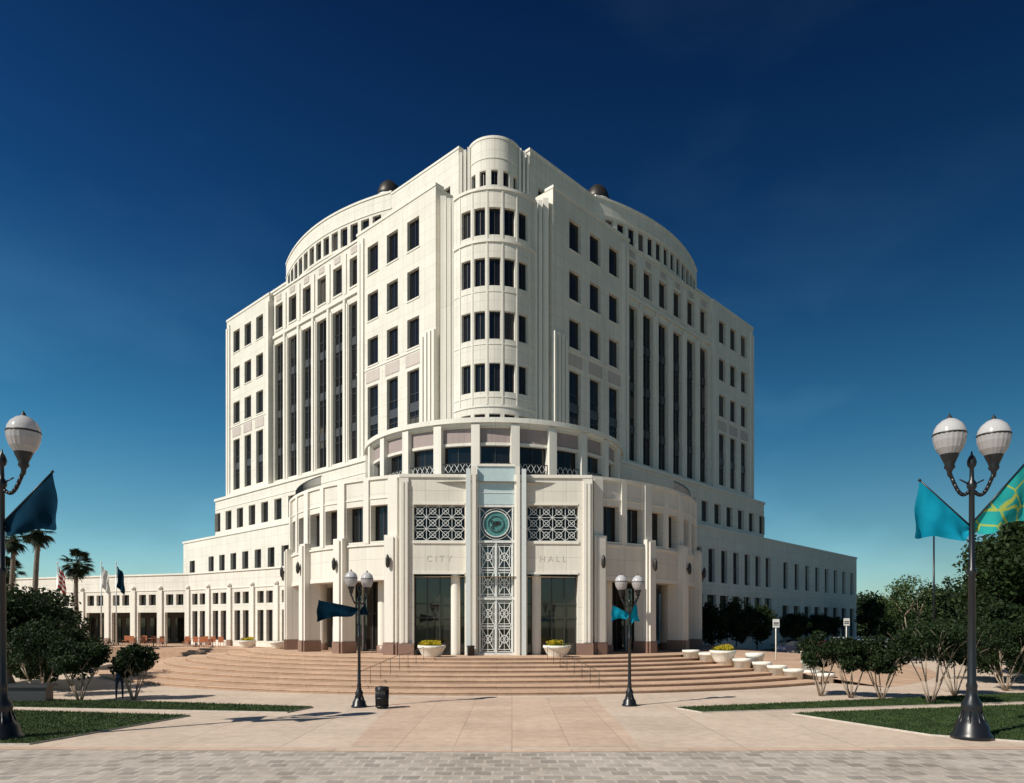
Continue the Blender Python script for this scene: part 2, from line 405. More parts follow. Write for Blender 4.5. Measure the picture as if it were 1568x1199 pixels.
# ---- rotunda drum
dw=MB(); dg=MB(); R3=17.0; P=AMap(R3); st=R3*rad(15)
ZT=12.6
for sig in (1,-1):
    a0=R3*rad(21.2); a1=R3*rad(108)
    H=[]
    for k in range(6):
        base=22.5+15*k
        for o in (3.9,11.1):
            c=R3*rad(base+o); H.append((c-.74,c+.74,8.6,10.95))
    if sig<0: H=[(-h[1],-h[0],h[2],h[3]) for h in H]
    u0,u1=(a0,a1) if sig>0 else (-a1,-a0)
    wall(dw,dg,P,u0,u1,6.1,ZT,H,STONE,rd=.5)
    mbox(dw,P,u0,u1,ZT,ZT+.2,-.5,.1,TRIM); mbox(dw,P,u0,u1,8.3,8.42,-.1,.1,TRIM); mbox(dw,P,u0,u1,11.35,11.43,-.1,.05,TRIM)
    mbox(dw,P,u0,u1,6.05,6.35,-1.2,.03,TRIM)
    for k in range(6):
        c=sig*R3*rad(22.9+15*k) if k==0 else sig*R3*rad(22.5+15*k)
        mbox(dw,P,c-.45,c+.45,2.0,8.9,-.75,.42,TRIM); mbox(dw,P,c-.27,c+.27,2.0,8.75,.4,.55,TRIM)
        mbox(dw,P,c-.5,c+.5,1.2,2.0,-.8,.48,BROWN); mbox(dw,P,c-.32,c+.32,1.2,1.95,.45,.6,BROWN)
        mbox(dw,P,c-.34,c+.34,8.9,ZT,-.02,.16,TRIM)
        m=sig*R3*rad(30+15*k); mbox(dw,P,m-.22,m+.22,8.45,ZT,-.02,.1,TRIM)
        q=P(c,0,.74)
        dg.lathe([(.03,6.75),(.09,6.82),(.13,6.95),(.14,7.35),(.09,7.5),(.02,7.62)],(q[0],q[1],0),BRONZE,8)
        mbox(dg,P,c-.04,c+.04,7.05,7.25,.5,.68,BRONZE)
    for k in range(6):
        a=sig*rad(30+15*k); x,y=15.2*math.sin(a),1-15.2*math.cos(a)
        dw.lathe([(.42,1.2),(.42,6.2)],(x,y,0),TRIM,20); dw.lathe([(.5,1.2),(.5,1.7),(.42,1.75)],(x,y,0),BROWN,20)
    for k in range(3,14):
        a=sig*R3*rad(40+4*k); b=a+R3*rad(4)
        mbox(dg,P,a,b,13.65,13.7,-.45,-.4,BRONZE)
        for j in range(8):
            q=a+(b-a)*j/8; mbox(dg,P,q,q+.03,12.7,13.65,-.44,-.41,BRONZE)
Q=AMap(13.6,stepdeg=5)
for i in range(-21,21):
    a=13.6*rad(5*i); b=13.6*rad(5*i+5)
    for z0,z1 in ((1.2,3.9),(3.9,6.15)): dg.poly([Q(a,z0+.01,0),Q(b,z0+.01,0),Q(b,z1-.01,0),Q(a,z1-.01,0)],LGLASS)
    mbox(dg,Q,a-.04,a+.04,1.2,6.15,0,.12,WMETAL if i%3==0 else FRAME)
mbox(dg,Q,-13.6*rad(105),13.6*rad(105),3.86,3.94,.0,.1,FRAME); mbox(dg,Q,-13.6*rad(105),13.6*rad(105),1.2,1.35,.0,.1,FRAME)
dw.poly([P(-R3*rad(110)+2*R3*rad(110)*i/80,6.2,-.1) for i in range(81)],TRIM)
dw.poly([P(-R3*rad(110)+2*R3*rad(110)*i/80,12.2,-.1) for i in range(81)],ROOF)
dw.obj('rotunda_walls',HALL); dg.obj('rotunda_glazing_and_lanterns',HALL)
# ---- portal
class PMap:
    step=None; fl=False
    def __call__(s,u,z,d): return (u,-15.45-d,z)
pw=MB(); pg=MB(); P=PMap()
for sg in (-1,1):
    a,b=sorted((sg*2.0,sg*5.25)); u0,u1=sorted((sg*1.9,sg*6.1))
    wall(pw,pg,P,u0,u1,1.2,ZT-.1,[(a,b,1.2,6.35,'o'),(a,b,8.5,10.75,'o')],STONE,rd=.9,ends=1.2)
    mbox(pw,P,u0-.03,u1+.03,ZT-.1,ZT+.1,-1.2,.1,TRIM)
    mbox(pw,P,a,b,6.35,6.5,-.3,.06,TRIM); mbox(pw,P,a-.05,b+.05,8.3,8.48,-.3,.08,TRIM); mbox(pw,P,a,b,10.77,10.9,-.3,.05,TRIM)
    e0,e1=sorted((sg*5.55,sg*6.15)); mbox(pw,P,e0,e1,1.9,ZT-.15,-.2,.12,TRIM)
    for e in (5.6,5.85):
        x0,x1=sorted((sg*e,sg*(e+.16))); mbox(pw,P,x0,x1,2,ZT-.4,.1,.2,TRIM)
    e0,e1=sorted((sg*5.2,sg*6.2)); mbox(pw,P,e0,e1,1.2,1.95,-.5,.25,BROWN)
    for i in range(4):
        x0=a+(b-a)*i/4; x1=a+(b-a)*(i+1)/4
        for z0,z1 in ((1.25,3.6),(3.6,4.5),(4.5,6.3)): pg.poly([P(x0,z0+.005,-.85),P(x1,z0+.005,-.85),P(x1,z1-.005,-.85),P(x0,z1-.005,-.85)],LGLASS)
        mbox(pg,P,x0-.03,x0+.03,1.25,6.3,-.83,-.72,FRAME)
    for z in (3.55,4.45,1.25): mbox(pg,P,a,b,z,z+.08,-.82,-.74,FRAME)
    cx=sg*2.6; pw.lathe([(.3,1.2),(.3,6.4)],(cx,-15.45+.42,0),TRIM,18)
    pg.poly([P(a,8.5,-.8),P(b,8.5,-.8),P(b,10.75,-.8),P(a,10.75,-.8)],GLASS)
    nx,nz=4,3; W_=(b-a)/nx; H_=2.25/nz
    for i in range(nx):
        for j in range(nz):
            x0=a+i*W_; z0=8.5+j*H_
            mbar(pg,P,(x0,z0),(x0+W_,z0+H_),.035,-.2,-.12,WMETAL); mbar(pg,P,(x0+W_,z0),(x0,z0+H_),.035,-.22,-.13,WMETAL)
            mring(pg,P,(x0+W_/2,z0+H_/2),.2,.03,-.18,-.1,WMETAL,12)
            if i: mbox(pg,P,x0-.015,x0+.015,z0,z0+H_,-.21,-.11,WMETAL)
            if j: mbox(pg,P,x0,x0+W_,z0-.015,z0+.015,-.215,-.115,WMETAL)
    x0,x1=sorted((sg*1.15,sg*1.92)); mbox(pw,P,x0,x1,1.2,ZT+.05,-.4,.3,TRIM)
    x0,x1=sorted((sg*1.28,sg*1.5)); mbox(pw,P,x0,x1,1.2,ZT+.55,.2,.45,TRIM)
    x0,x1=sorted((sg*1.62,sg*1.9)); mbox(pw,P,x0,x1,1.2,ZT+.4,.2,.4,PALE)
mbox(pw,P,-1.2,1.2,10.78,ZT+.6,-.3,.12,BLUE)
for z in (11.5,): mbox(pw,P,-1.15,1.15,z,z+.05,.1,.15,PALE)
mbox(pw,P,-1.2,1.2,ZT+.6,ZT+.75,-.4,.2,TRIM)
pg.poly([P(-1.15,1.2,-.25),P(1.15,1.2,-.25),P(1.15,10.7,-.25),P(-1.15,10.7,-.25)],LGLASS)
for z in (8.35,10.62,4.72,1.2): mbox(pg,P,-1.15,1.15,z,z+.15,-.22,.1,WMETAL)
for x in (-1.1,-.05,1.0): mbox(pg,P,x,x+.1,1.2,8.4 if x==-.05 else 10.7,-.2,.08,WMETAL)
for (zz0,zz1) in ((1.42,4.7),(4.95,8.33)):
    hh=(zz1-zz0)/2
    for r in range(2):
        for x0 in (-.98,.07):
            w_=.91; z0=zz0+r*hh; h_=hh-.06
            for t in (0,.13):
                for seg in (((x0+t,z0+t),(x0+w_-t,z0+t)),((x0+t,z0+h_-t),(x0+w_-t,z0+h_-t)),((x0+t,z0+t),(x0+t,z0+h_-t)),((x0+w_-t,z0+t),(x0+w_-t,z0+h_-t))):
                    mbar(pg,P,seg[0],seg[1],.045,-.1,0,WMETAL)
            mbar(pg,P,(x0,z0),(x0+w_,z0+h_),.05,-.11,.01,WMETAL); mbar(pg,P,(x0+w_,z0),(x0,z0+h_),.05,-.12,.02,WMETAL)
            mring(pg,P,(x0+w_/2,z0+h_/2),.25,.06,-.1,.03,WMETAL,14)
            mbar(pg,P,(x0+w_/2,z0),(x0+w_/2,z0+h_),.03,-.09,-.01,WMETAL); mbar(pg,P,(x0,z0+h_/2),(x0+w_,z0+h_/2),.03,-.085,-.015,WMETAL)
c=(0,9.55)
for i in range(28):
    a0=2*math.pi*i/28;a1=2*math.pi*(i+1)/28
    pg.poly([P(0,9.55,.03),P(.78*math.cos(a0),9.55+.78*math.sin(a0),.0),P(.78*math.cos(a1),9.55+.78*math.sin(a1),.0)],SEAL)
mring(pg,P,c,.82,.06,-.1,.08,WMETAL,28); mring(pg,P,c,.5,.03,0,.06,BRONZE,20); mring(pg,P,c,.98,.03,-.1,.02,WMETAL,28)
for i in range(9):
    a=random.uniform(0,6.28); r=random.uniform(.05,.33); mring(pg,P,(r*math.cos(a),9.55+r*math.sin(a)),.09,.03,0,.06,BRONZE,8)
for sx in (-1,1):
    for sz in (-1,1): mbar(pg,P,(sx*.6,9.55+sz*.6),(sx*1.05,9.55+sz*1.05),.04,-.1,.0,WMETAL)
pw.obj('entrance_portal',HALL); pg.obj('portal_screens_and_seal',HALL)
for txt,cx in (('CITY',-3.62),('HALL',3.62)):
    cu=bpy.data.curves.new('inscription_'+txt.lower(),'FONT'); cu.body=txt; cu.size=.56; cu.extrude=.008; cu.align_x='CENTER'; cu.space_character=1.5
    o=bpy.data.objects.new('inscription_'+txt.lower(),cu); sc.collection.objects.link(o)
    cu.materials.append(stone('carved_letter_'+txt,(.74,.70,.62),stain=.05)); o.parent=HALL; o.location=(cx,-15.453,7.15); o.rotation_euler=(rad(90),0,0)
# ---- left arcade wing
aw=MB(); ag=MB()
pts=[w2l(*p) for p in ((-60,77),(-31,67),(-17.2,57.5))]
for si,(p,q) in enumerate(zip(pts[:-1],pts[1:])):
    P=LMap(p,q); n=int(P.L//3.2); bw=P.L/n; H=[]
    for i in range(n):
        c=(i+.5)*bw
        for o in (-.62,.62): H.append((c+o-.45,c+o+.45,5.0,6.05,'g'))
        if si==0: H.append((c-1.2,c+1.2,1.2,4.3,'o'))
        else:
            for o in (-.62,.62): H.append((c+o-.43,c+o+.43,1.7,4.4,'g'))
    wall(aw,ag,P,0,P.L,1.2,7.9,H,STONE2,rd=.3,ends=3)
    mbox(aw,P,-.05,P.L+.05,7.9,8.05,-.5,.1,TRIM); mbox(aw,P,0,P.L,6.4,6.5,-.1,.06,TRIM)
    for i in range(n+1):
        u=i*bw; mbox(aw,P,u-.26,u+.26,1.75,6.5,-.1,.16,TRIM); mbox(aw,P,u-.3,u+.3,1.2,1.75,-.1,.22,BROWN)
        q_=P(u,0,.1); aw.lathe([(0,6.5),(.16,6.53),(.22,6.68),(.16,6.83),(0,6.9)],(q_[0],q_[1],0),TRIM,10)
    if si==0:
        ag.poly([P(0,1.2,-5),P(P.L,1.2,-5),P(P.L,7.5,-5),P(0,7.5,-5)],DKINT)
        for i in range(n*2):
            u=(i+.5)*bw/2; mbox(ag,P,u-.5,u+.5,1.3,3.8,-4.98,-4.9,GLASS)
    aw.poly([P(0,7.6,0),P(P.L,7.6,0),P(P.L,7.6,-16),P(0,7.6,-16)],ROOF)
aw.obj('arcade_wing_walls',HALL); ag.obj('arcade_wing_windows',HALL)

# ============================================================ GROUND
GRASS=leafmat('lawn_blades',(.035,.065,.022),(.07,.115,.035),.2)
def groundmat():
    m,nt,b=newmat('lawn_soil'); tc=N(nt,'ShaderNodeTexCoord')
    a=noise(nt,tc.outputs['Object'],1.2,5); c=noise(nt,tc.outputs['Object'],40,3)
    o=ramp(nt,a,.3,.7,(.04,.08,.022,1),(.075,.11,.038,1)); o=mixc(nt,1.0,o,ramp(nt,c,.3,.7,(.6,.65,.6,1),(1.1,1.1,1,1)),'MULTIPLY')
    nt.links.new(o,b.inputs['Base Color']); b.inputs['Roughness'].default_value=.9; bump(nt,b,c,.8,.05); return m
LAWN=groundmat()
PLAZA=stone('plaza_concrete',(.71,.575,.465),bw=3.0,rh=3.0,mort=.018,var=.05,stain=.19,joint=.68,uv=False,rough=.9)
PLAZP=stone('plaza_pink_band',(.69,.515,.40),bw=1.5,rh=1.5,mort=.016,var=.06,stain=.19,joint=.75,uv=False,rough=.9)
COB=stone('grey_setts',(.51,.455,.405),bw=.42,rh=.42,mort=.03,var=.24,off=.5,stain=.28,joint=1.3,uv=False,rough=.9)
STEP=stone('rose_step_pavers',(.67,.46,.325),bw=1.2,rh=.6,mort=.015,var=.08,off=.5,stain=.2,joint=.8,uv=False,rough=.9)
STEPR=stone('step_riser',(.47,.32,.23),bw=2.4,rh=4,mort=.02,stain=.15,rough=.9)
def asph():
    m,nt,b=newmat('asphalt'); tc=N(nt,'ShaderNodeTexCoord'); c=noise(nt,tc.outputs['Object'],20,4); d=noise(nt,tc.outputs['Object'],.2,3)
    o=mixc(nt,1.0,ramp(nt,c,.3,.7,(.05,.05,.05,1),(.09,.088,.085,1)),ramp(nt,d,.3,.7,(.8,.8,.8,1),(1.2,1.2,1.2,1)),'MULTIPLY')
    nt.links.new(o,b.inputs['Base Color']); b.inputs['Roughness'].default_value=.9; return m
ASPH=asph()
def sheet(name,pts,z,mat):
    mb=MB(); mb.poly([(p[0],p[1],z) for p in pts],mat); return mb.obj(name)
sheet('ground',[(-2500,-500),(2500,-500),(2500,4000),(-2500,4000)],0,LAWN)
sheet('plaza_paving',[(-70,-20),(75,-20),(60,72),(-70,110)],.004,PLAZA)
sheet('sett_paving',[(-40,-5),(40,-5),(40,18.4),(14,17.7),(0,17.3),(-14,17.7),(-40,18.6)],.008,COB)
sheet('paving_band',[(-4.2,18.2),(3.3,18.2),(3.6,30.2),(-4.9,30.2)],.008,PLAZP)
sheet('paving_stripe',[(-30,17.75),(-14,17.76),(0,17.36),(14,17.76),(30,18.1),(30,18.35),(14,18.15),(0,17.75),(-14,18.15),(-30,18.6)],.012,PLAZP)
sheet('parking_lot',[(26,60),(300,60),(300,190),(66,190)],.008,ASPH)
mk=MB(); WPAINT=plain('white_road_paint',(.7,.7,.68),.7)
for i in range(24):
    x=38+i*2.7; mk.poly([(x,86,.013),(x+.12,86,.013),(x+.12,91,.013),(x,91,.013)],WPAINT)
mk.obj('parking_bay_markings')
def stretch(pts): return [G(*p) for p in pts]
lawns=[stretch(p) for p in ([(-260,1062),(0,1071),(230,1076),(480,1084),(440,1092),(0,1084),(-260,1080)],
     [(-300,1080),(0,1089),(292,1097),(45,1141),(-300,1141)],
     [(1035,1085),(1568,1063),(1900,1052),(1900,1064),(1568,1076),(1075,1092)],
     [(1212,1094),(1568,1081),(1900,1070),(1900,1150),(1568,1137),(1425,1127)])]
gm=MB()
KERB=plain('kerb_concrete',(.5,.45,.4),.8)
for p in lawns:
    gm.prism([(q[0],q[1]) for q in p][::-1],0.0,.05,KERB,LAWN)
lawn=gm.obj('lawn')
def inside(x,y,poly):
    c=False; n=len(poly)
    for i in range(n):
        x1,y1=poly[i][:2];x2,y2=poly[i-1][:2]
        if (y1>y)!=(y2>y) and x<(x2-x1)*(y-y1)/(y2-y1)+x1: c=not c
    return c
def rawmesh(name,V,n_per,mats,parent=None,mi=None):
    V=np.asarray(V,dtype=np.float32); nv=len(V); nf=nv//n_per
    me=bpy.data.meshes.new(name); me.vertices.add(nv); me.vertices.foreach_set('co',V.ravel())
    me.loops.add(nv); me.loops.foreach_set('vertex_index',np.arange(nv,dtype=np.int32))
    me.polygons.add(nf); me.polygons.foreach_set('loop_start',np.arange(0,nv,n_per,dtype=np.int32)); me.polygons.foreach_set('loop_total',np.full(nf,n_per,dtype=np.int32))
    for m in mats: me.materials.append(m)
    me.update(calc_edges=True); me.validate()
    o=bpy.data.objects.new(name,me); sc.collection.objects.link(o)
    if parent: o.parent=parent
    return o
B=[]
for p in lawns:
    xs=[q[0] for q in p]; ys=[q[1] for q in p]
    x0,x1,y0,y1=max(min(xs),-22),min(max(xs),24),min(ys),max(ys)
    for _ in range(int((x1-x0)*(y1-y0)*420)):
        x=random.uniform(x0,x1);y=random.uniform(y0,y1)
        if not inside(x,y,p): continue
        a=random.uniform(0,6.28);h=random.uniform(.03,.08);ww=.014
        c,s=math.cos(a)*ww,math.sin(a)*ww; lx,ly=random.gauss(0,.03),random.gauss(0,.03)
        B+=[(x-c,y-s,.05),(x+c,y+s,.05),(x+lx,y+ly,.05+h)]
g=rawmesh('grass',B,3,[GRASS])
# ---- steps
CX,CY=l2w(0,1)
sm=MB()
RS=[30,28.6,27.2,25.8,24.4,23.0,21.6,20.2]
A0,A1=rad(-112),rad(38)
def pol(r,a,z): return (CX+r*math.sin(a),CY-r*math.cos(a),z)
n=100
for i in range(n):
    a=A0+(A1-A0)*i/n; b=A0+(A1-A0)*(i+1)/n
    for k in range(8):
        z=.15*(k+1); r0=RS[k]; r1=RS[k+1] if k<7 else 12.0
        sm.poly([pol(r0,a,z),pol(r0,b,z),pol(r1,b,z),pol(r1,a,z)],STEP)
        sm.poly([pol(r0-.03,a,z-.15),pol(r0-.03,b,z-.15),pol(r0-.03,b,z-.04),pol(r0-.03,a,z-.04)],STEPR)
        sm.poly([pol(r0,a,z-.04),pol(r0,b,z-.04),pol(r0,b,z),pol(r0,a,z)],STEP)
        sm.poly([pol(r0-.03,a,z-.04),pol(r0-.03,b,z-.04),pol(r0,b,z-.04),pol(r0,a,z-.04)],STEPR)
for a in (A0,A1):
    for k in range(8):
        z=.15*(k+1); r0=RS[k]; r1=RS[k+1] if k<7 else 12.0
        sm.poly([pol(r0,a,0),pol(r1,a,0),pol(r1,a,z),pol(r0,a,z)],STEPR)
sm.obj('entrance_steps')
tm=MB()
B0,B1=rad(38),rad(125)
for i in range(40):
    a=B0+(B1-B0)*i/40;b=B0+(B1-B0)*(i+1)/40
    tm.poly([pol(20.2,a,1.2),pol(20.2,b,1.2),pol(12,b,1.2),pol(12,a,1.2)],STEP)
    tm.poly([pol(33,a,.01),pol(33,b,.01),pol(20.2,b,1.2),pol(20.2,a,1.2)],STEP)
tm.obj('sloped_terrace')
lt=MB()
for k,o in enumerate((1.4,.7,0)):
    z=.9+.15*k
    lt.prism([(-14,52-0),(-30,59-o),(-70,70-o),(-70,110),(-14,110)],0 if k==0 else z-.15,z-.003,STEPR,STEP)
lt.obj('side_terrace')
for sg in (-1,1):
    mb=MB(); p=[]
    for t in range(8):
        f=t/7; r=28.9-8.2*f; x=sg*(5.6-2.0*f); a=math.asin(x/r); k=sum(1 for q in RS if r<q)
        q=pol(r,a,.15*k); mb.tube(q,(q[0],q[1],q[2]+.8),.014,.014,FRAME,6); p.append((q[0],q[1],q[2]+.8))
    for a,b in zip(p[:-1],p[1:]): mb.tube(a,b,.014,.014,FRAME,6)
    mb.obj('stair_handrail')
# ============================================================ PLANTERS
WCON=plain('white_cast_stone',(.74,.71,.64),.7,ns=8)
YEL=leafmat('yellow_flowers',(.55,.42,.02),(.75,.62,.05),.2)
GRN=leafmat('planter_leaves',(.05,.10,.02),(.10,.17,.04))
def leaves(cent,rad3,n,size,clumps=20,seed=0,shell=.55,flat=1.0):
    r=np.random.default_rng(seed); c=np.array(cent); R=np.array(rad3)
    d=r.normal(size=(clumps,3)); d/=np.linalg.norm(d,axis=1)[:,None]
    rr=shell+(1-shell)*r.random(clumps)**.6
    cc=d*rr[:,None]*.82
    cs=.16+.17*r.random(clumps)
    idx=r.integers(0,clumps,n); off=r.normal(size=(n,3)); off/=np.linalg.norm(off,axis=1)[:,None]; off*=(r.random(n)**.45)[:,None]
    p=cc[idx]+off*cs[idx][:,None]*1.25
    p=c+p*R
    a=r.normal(size=(n,3)); a/=np.linalg.norm(a,axis=1)[:,None]; b=r.normal(size=(n,3)); b=np.cross(a,b); b/=np.linalg.norm(b,axis=1)[:,None]
    s=(size*(.6+.8*r.random(n)))[:,None]; a=a*s; b=b*s*.55
    return np.stack([p-a,p+b,p+a,p-b],axis=1).reshape(-1,3)
def bowl(name,loc,r,h,flower=True,seed=1):
    e=empty(name,loc); mb=MB()
    mb.lathe([(0,0),(r*.62,0),(r*.66,.06),(r*.8,h*.35),(r*.97,h*.75),(r*1.03,h*.8),(r*1.03,h),(r*.93,h),(r*.9,h*.85),(0,h*.85)],(0,0,0),WCON,24)
    mb.obj('bowl',e)
    if flower:
        V=leaves((0,0,h*1.1),(r*.95,r*.95,h*.45),1500,.05,34,seed,.1); rawmesh('flowers',V,4,[YEL],e)
        V=leaves((0,0,h*.98),(r*.9,r*.9,h*.3),500,.05,30,seed+1,.1); rawmesh('leaves',V,4,[GRN],e)
def GP(u,v,z): D=FX*(E-z)/(v-955.0); return ((u-784)/FX*D,D,z)
bowl('flower_planter',GP(661,1006,1.2)[:2]+(1.2,),.82,.7,True,3)
bowl('flower_planter',GP(853,1006,1.2)[:2]+(1.2,),.82,.7,True,5)
bowl('flower_planter',(CX+14.2,CY-19.0,.9),.75,.7,True,8)
bowl('flower_planter',(-22.2,58.6,1.2),.7,.6,True,12)
bowl('flower_planter',(-18.5,55.5,1.2),.7,.6,False,12)
def drump(loc,r,h):
    mb=MB(); mb.lathe([(0,0),(r*.9,0),(r*.94,h*.7),(r*1.04,h*.72),(r*1.04,h),(r*.9,h),(r*.88,h*.9),(0,h*.9)],(0,0,0),WCON,20)
    o=mb.obj('round_planter'); o.location=loc
for r_,a_,z_,h_ in ((21.4,36.6,1.05,.5),(22.6,36.8,.9,.52),(23.8,37,.75,.55),(25.0,37,.6,.55),(25.0,40,.55,.9),(26.2,37.4,.45,.55),(27.2,37.2,.3,.55),(28.2,37.2,.15,.55),(28.4,40.2,.0,.6),(28.4,40.2,.6,.55),(28.4,40.2,1.15,.5),(29.6,38.6,0,.5)):
    drump(pol(r_,rad(a_),z_),.52,h_)
# ============================================================ LAMPS
def globemat(name,c,trc,k):
    m,nt,b=newmat(name); b.inputs['Base Color'].default_value=c+(1,); b.inputs['Roughness'].default_value=.15
    tr=N(nt,'ShaderNodeBsdfTranslucent'); tr.inputs[0].default_value=trc+(1,); mx=N(nt,'ShaderNodeMixShader'); mx.inputs[0].default_value=k
    nt.links.new(b.outputs[0],mx.inputs[1]); nt.links.new(tr.outputs[0],mx.inputs[2]); nt.links.new(mx.outputs[0],nt.nodes['Material Output'].inputs['Surface'])
    return m
GLOBE=globemat('frosted_acorn_glass',(.66,.65,.66),(.8,.78,.78),.35); GLOBEL=globemat('ribbed_lower_glass',(.50,.47,.47),(.6,.56,.56),.35)
def cloth(name,c0,c1,pat=None,k=.3):
    m,nt,b=newmat(name); tc=N(nt,'ShaderNodeTexCoord'); f=noise(nt,tc.outputs['Object'],2.5,2)
    o=ramp(nt,f,.4,.6,c0+(1,),c1+(1,))
    if pat:
        v=N(nt,'ShaderNodeTexVoronoi',feature='DISTANCE_TO_EDGE'); v.inputs['Scale'].default_value=3.2; nt.links.new(tc.outputs['Object'],v.inputs['Vector'])
        o=mixc(nt,ramp(nt,v.outputs['Distance'],.03,.06,(1,1,1,1),(0,0,0,1)),o,pat)
    nt.links.new(o,b.inputs['Base Color']); b.inputs['Roughness'].default_value=1; b.inputs['Specular IOR Level'].default_value=.05
    t=N(nt,'ShaderNodeBsdfTranslucent'); nt.links.new(o,t.inputs[0]); mx=N(nt,'ShaderNodeMixShader'); mx.inputs[0].default_value=k
    nt.links.new(b.outputs[0],mx.inputs[1]); nt.links.new(t.outputs[0],mx.inputs[2]); nt.links.new(mx.outputs[0],nt.nodes['Material Output'].inputs['Surface'])
    return m
TEAL=cloth('teal_banner_cloth',(.005,.27,.42),(.01,.34,.50))
NAVY_SHADED=cloth('navy_shaded_cloth',(.003,.02,.04),(.004,.028,.055),None,.1)  # left lamp banner's shade is put into this colour; other cloth shares it
GRNB=cloth('green_banner_cloth',(.02,.32,.32),(.03,.40,.38),(.42,.50,.10))
def lamp(loc,s,rz,banners):
    e=empty('street_lamp',loc,rz); e.scale=(s,s,s); mb=MB()
    mb.lathe([(0,0),(.30,0),(.30,.06),(.26,.1),(.24,.22),(.17,.3),(.13,.42),(.15,.5),(.15,.56),(.09,.66),(.075,.8),(.085,.84),(.065,.9),(.05,2.6),(.07,2.63),(.07,2.68),(.045,2.72),(.04,3.95),(.07,4.0),(.07,4.06),(.035,4.12),(.03,4.3),(.06,4.34),(.07,4.4),(.05,4.47),(.015,4.52),(.012,4.56),(0,4.58)],(0,0,0),BLACK,14)
    for i in range(8):
        a=i*math.pi/4; mb.tube((.24*math.cos(a),.24*math.sin(a),.05),(.13*math.cos(a),.13*math.sin(a),.45),.03,.015,BLACK,5)
    gl=MB()
    for sg in (-1,1):
        pr=None
        for t in range(9):
            f=t/8; x=.04+f*.33; z=3.98+.22*math.sin(f*math.pi*1.0+3.4)*.8+.2*f
            p=(sg*x,0,z)
            if pr: mb.tube(pr,p,.03,.03,BLACK,6)
            pr=p
        mb.tube((sg*.05,0,4.05),(sg*.2,0,4.12),.015,.012,BLACK,5)
        x=pr[0]; z=pr[2]
        mb.lathe([(.0,-.08),(.03,-.05),(.04,.03),(.08,.08),(.07,.13),(.10,.2),(.13,.27),(.135,.3)],(x,0,z),BLACK,12)
        # ribbed lower bowl
        for i in range(40):
            a0=2*math.pi*i/40;a1=2*math.pi*(i+1)/40; k0=1+.025*(i%2);k1=1+.025*((i+1)%2)
            for (r0,z0),(r1,z1) in zip([(.13,.29),(.19,.38),(.225,.5)],[(.19,.38),(.225,.5),(.232,.6)]):
                gl.poly([(x+r0*k0*math.cos(a0),r0*k0*math.sin(a0),z+z0),(x+r0*k1*math.cos(a1),r0*k1*math.sin(a1),z+z0),(x+r1*k1*math.cos(a1),r1*k1*math.sin(a1),z+z1),(x+r1*k0*math.cos(a0),r1*k0*math.sin(a0),z+z1)],GLOBEL)
        gl.lathe([(.235,.6),(.225,.68),(.185,.76),(.11,.83),(.04,.86)],(x,0,z),GLOBE,20)
        mb.lathe([(.238,.59),(.245,.605),(.238,.62)],(x,0,z),BRONZE,20)
        mb.lathe([(.045,.855),(.03,.89),(.012,.92),(0,.95)],(x,0,z),BRONZE,8)
    mb.obj('pole_and_arms',e); gl.obj('acorn_globes',e)
    for sg,mat,Lx,Lz,drop,zb,yb in banners:
        bm=MB(); nu,nv=12,8
        bm.tube((0,0,zb),(sg*Lx,yb,zb+Lz),.016,.012,BLACK,6)
        bm.lathe([(0,-.03),(.03,0),(0,.03)],(sg*Lx,yb,zb+Lz),BLACK,6)
        def pt(i,j):
            f=i/nu; g_=j/nv
            x=Lx*(.04+.96*f); z=zb+Lz*(.04+.96*f)
            hang=drop*(.12+.88*f**.7)*g_
            sway=(.09*math.sin(7*f+3*g_)+.04*math.sin(17*f))*g_
            return (sg*(x+(.16*(f-.2)*g_)+.03*math.sin(9*g_+4*f)*g_),yb*f+sway,z-hang-.05*math.sin(f*8)*g_)
        for i in range(nu):
            for j in range(nv): bm.poly([pt(i,j+1),pt(i+1,j+1),pt(i+1,j),pt(i,j)],mat,smooth=True)
        bm.obj('banner',e)
x,y,_=G(1488,1131); lamp((x,y,0),1.75,rad(4),[(-1,TEAL,.80,.76,.88,3.36,.1),(1,GRNB,.95,1.1,.95,3.42,-.1)])
x,y,_=G(3,1133); lamp((x,y,0),1.75,rad(-6),[(1,NAVY_SHADED,.86,.8,.85,3.40,0),(-1,NAVY_SHADED,.8,.78,.8,3.42,0)])
x,y,_=G(550,1083); lamp((x,y,0),1.02,rad(50),[(-1,NAVY_SHADED,1.3,.3,.75,3.7,.7),(1,NAVY_SHADED,.3,.3,.4,3.6,0)])
x,y,_=G(964,1081); lamp((x,y,0),1.0,rad(20),[(-1,TEAL,.72,.32,.6,3.6,0),(1,TEAL,.4,.75,.85,3.45,.2)])
def polelight(x,y,h):
    mb=MB(); mb.tube((0,0,0),(0,0,h),.11,.07,BLACK,8); mb.abox(-.75,-.1,-.18,.18,h-.1,h+.12,BLACK); mb.abox(.1,.75,-.18,.18,h-.1,h+.12,BLACK); mb.tube((-.6,0,h-.15),(.6,0,h-.15),.04,.04,BLACK,6)
    mb.tube((0,0,0),(0,0,.7),.25,.25,WCON,10); o=mb.obj('parking_lot_light'); o.location=(x,y,0)
polelight((1430-784)/FX*64,64,3.2+138*64/FX); polelight((62-784)/FX*95,95,3.2+60*95/FX)
polelight((1297-784)/FX*150,150,9)
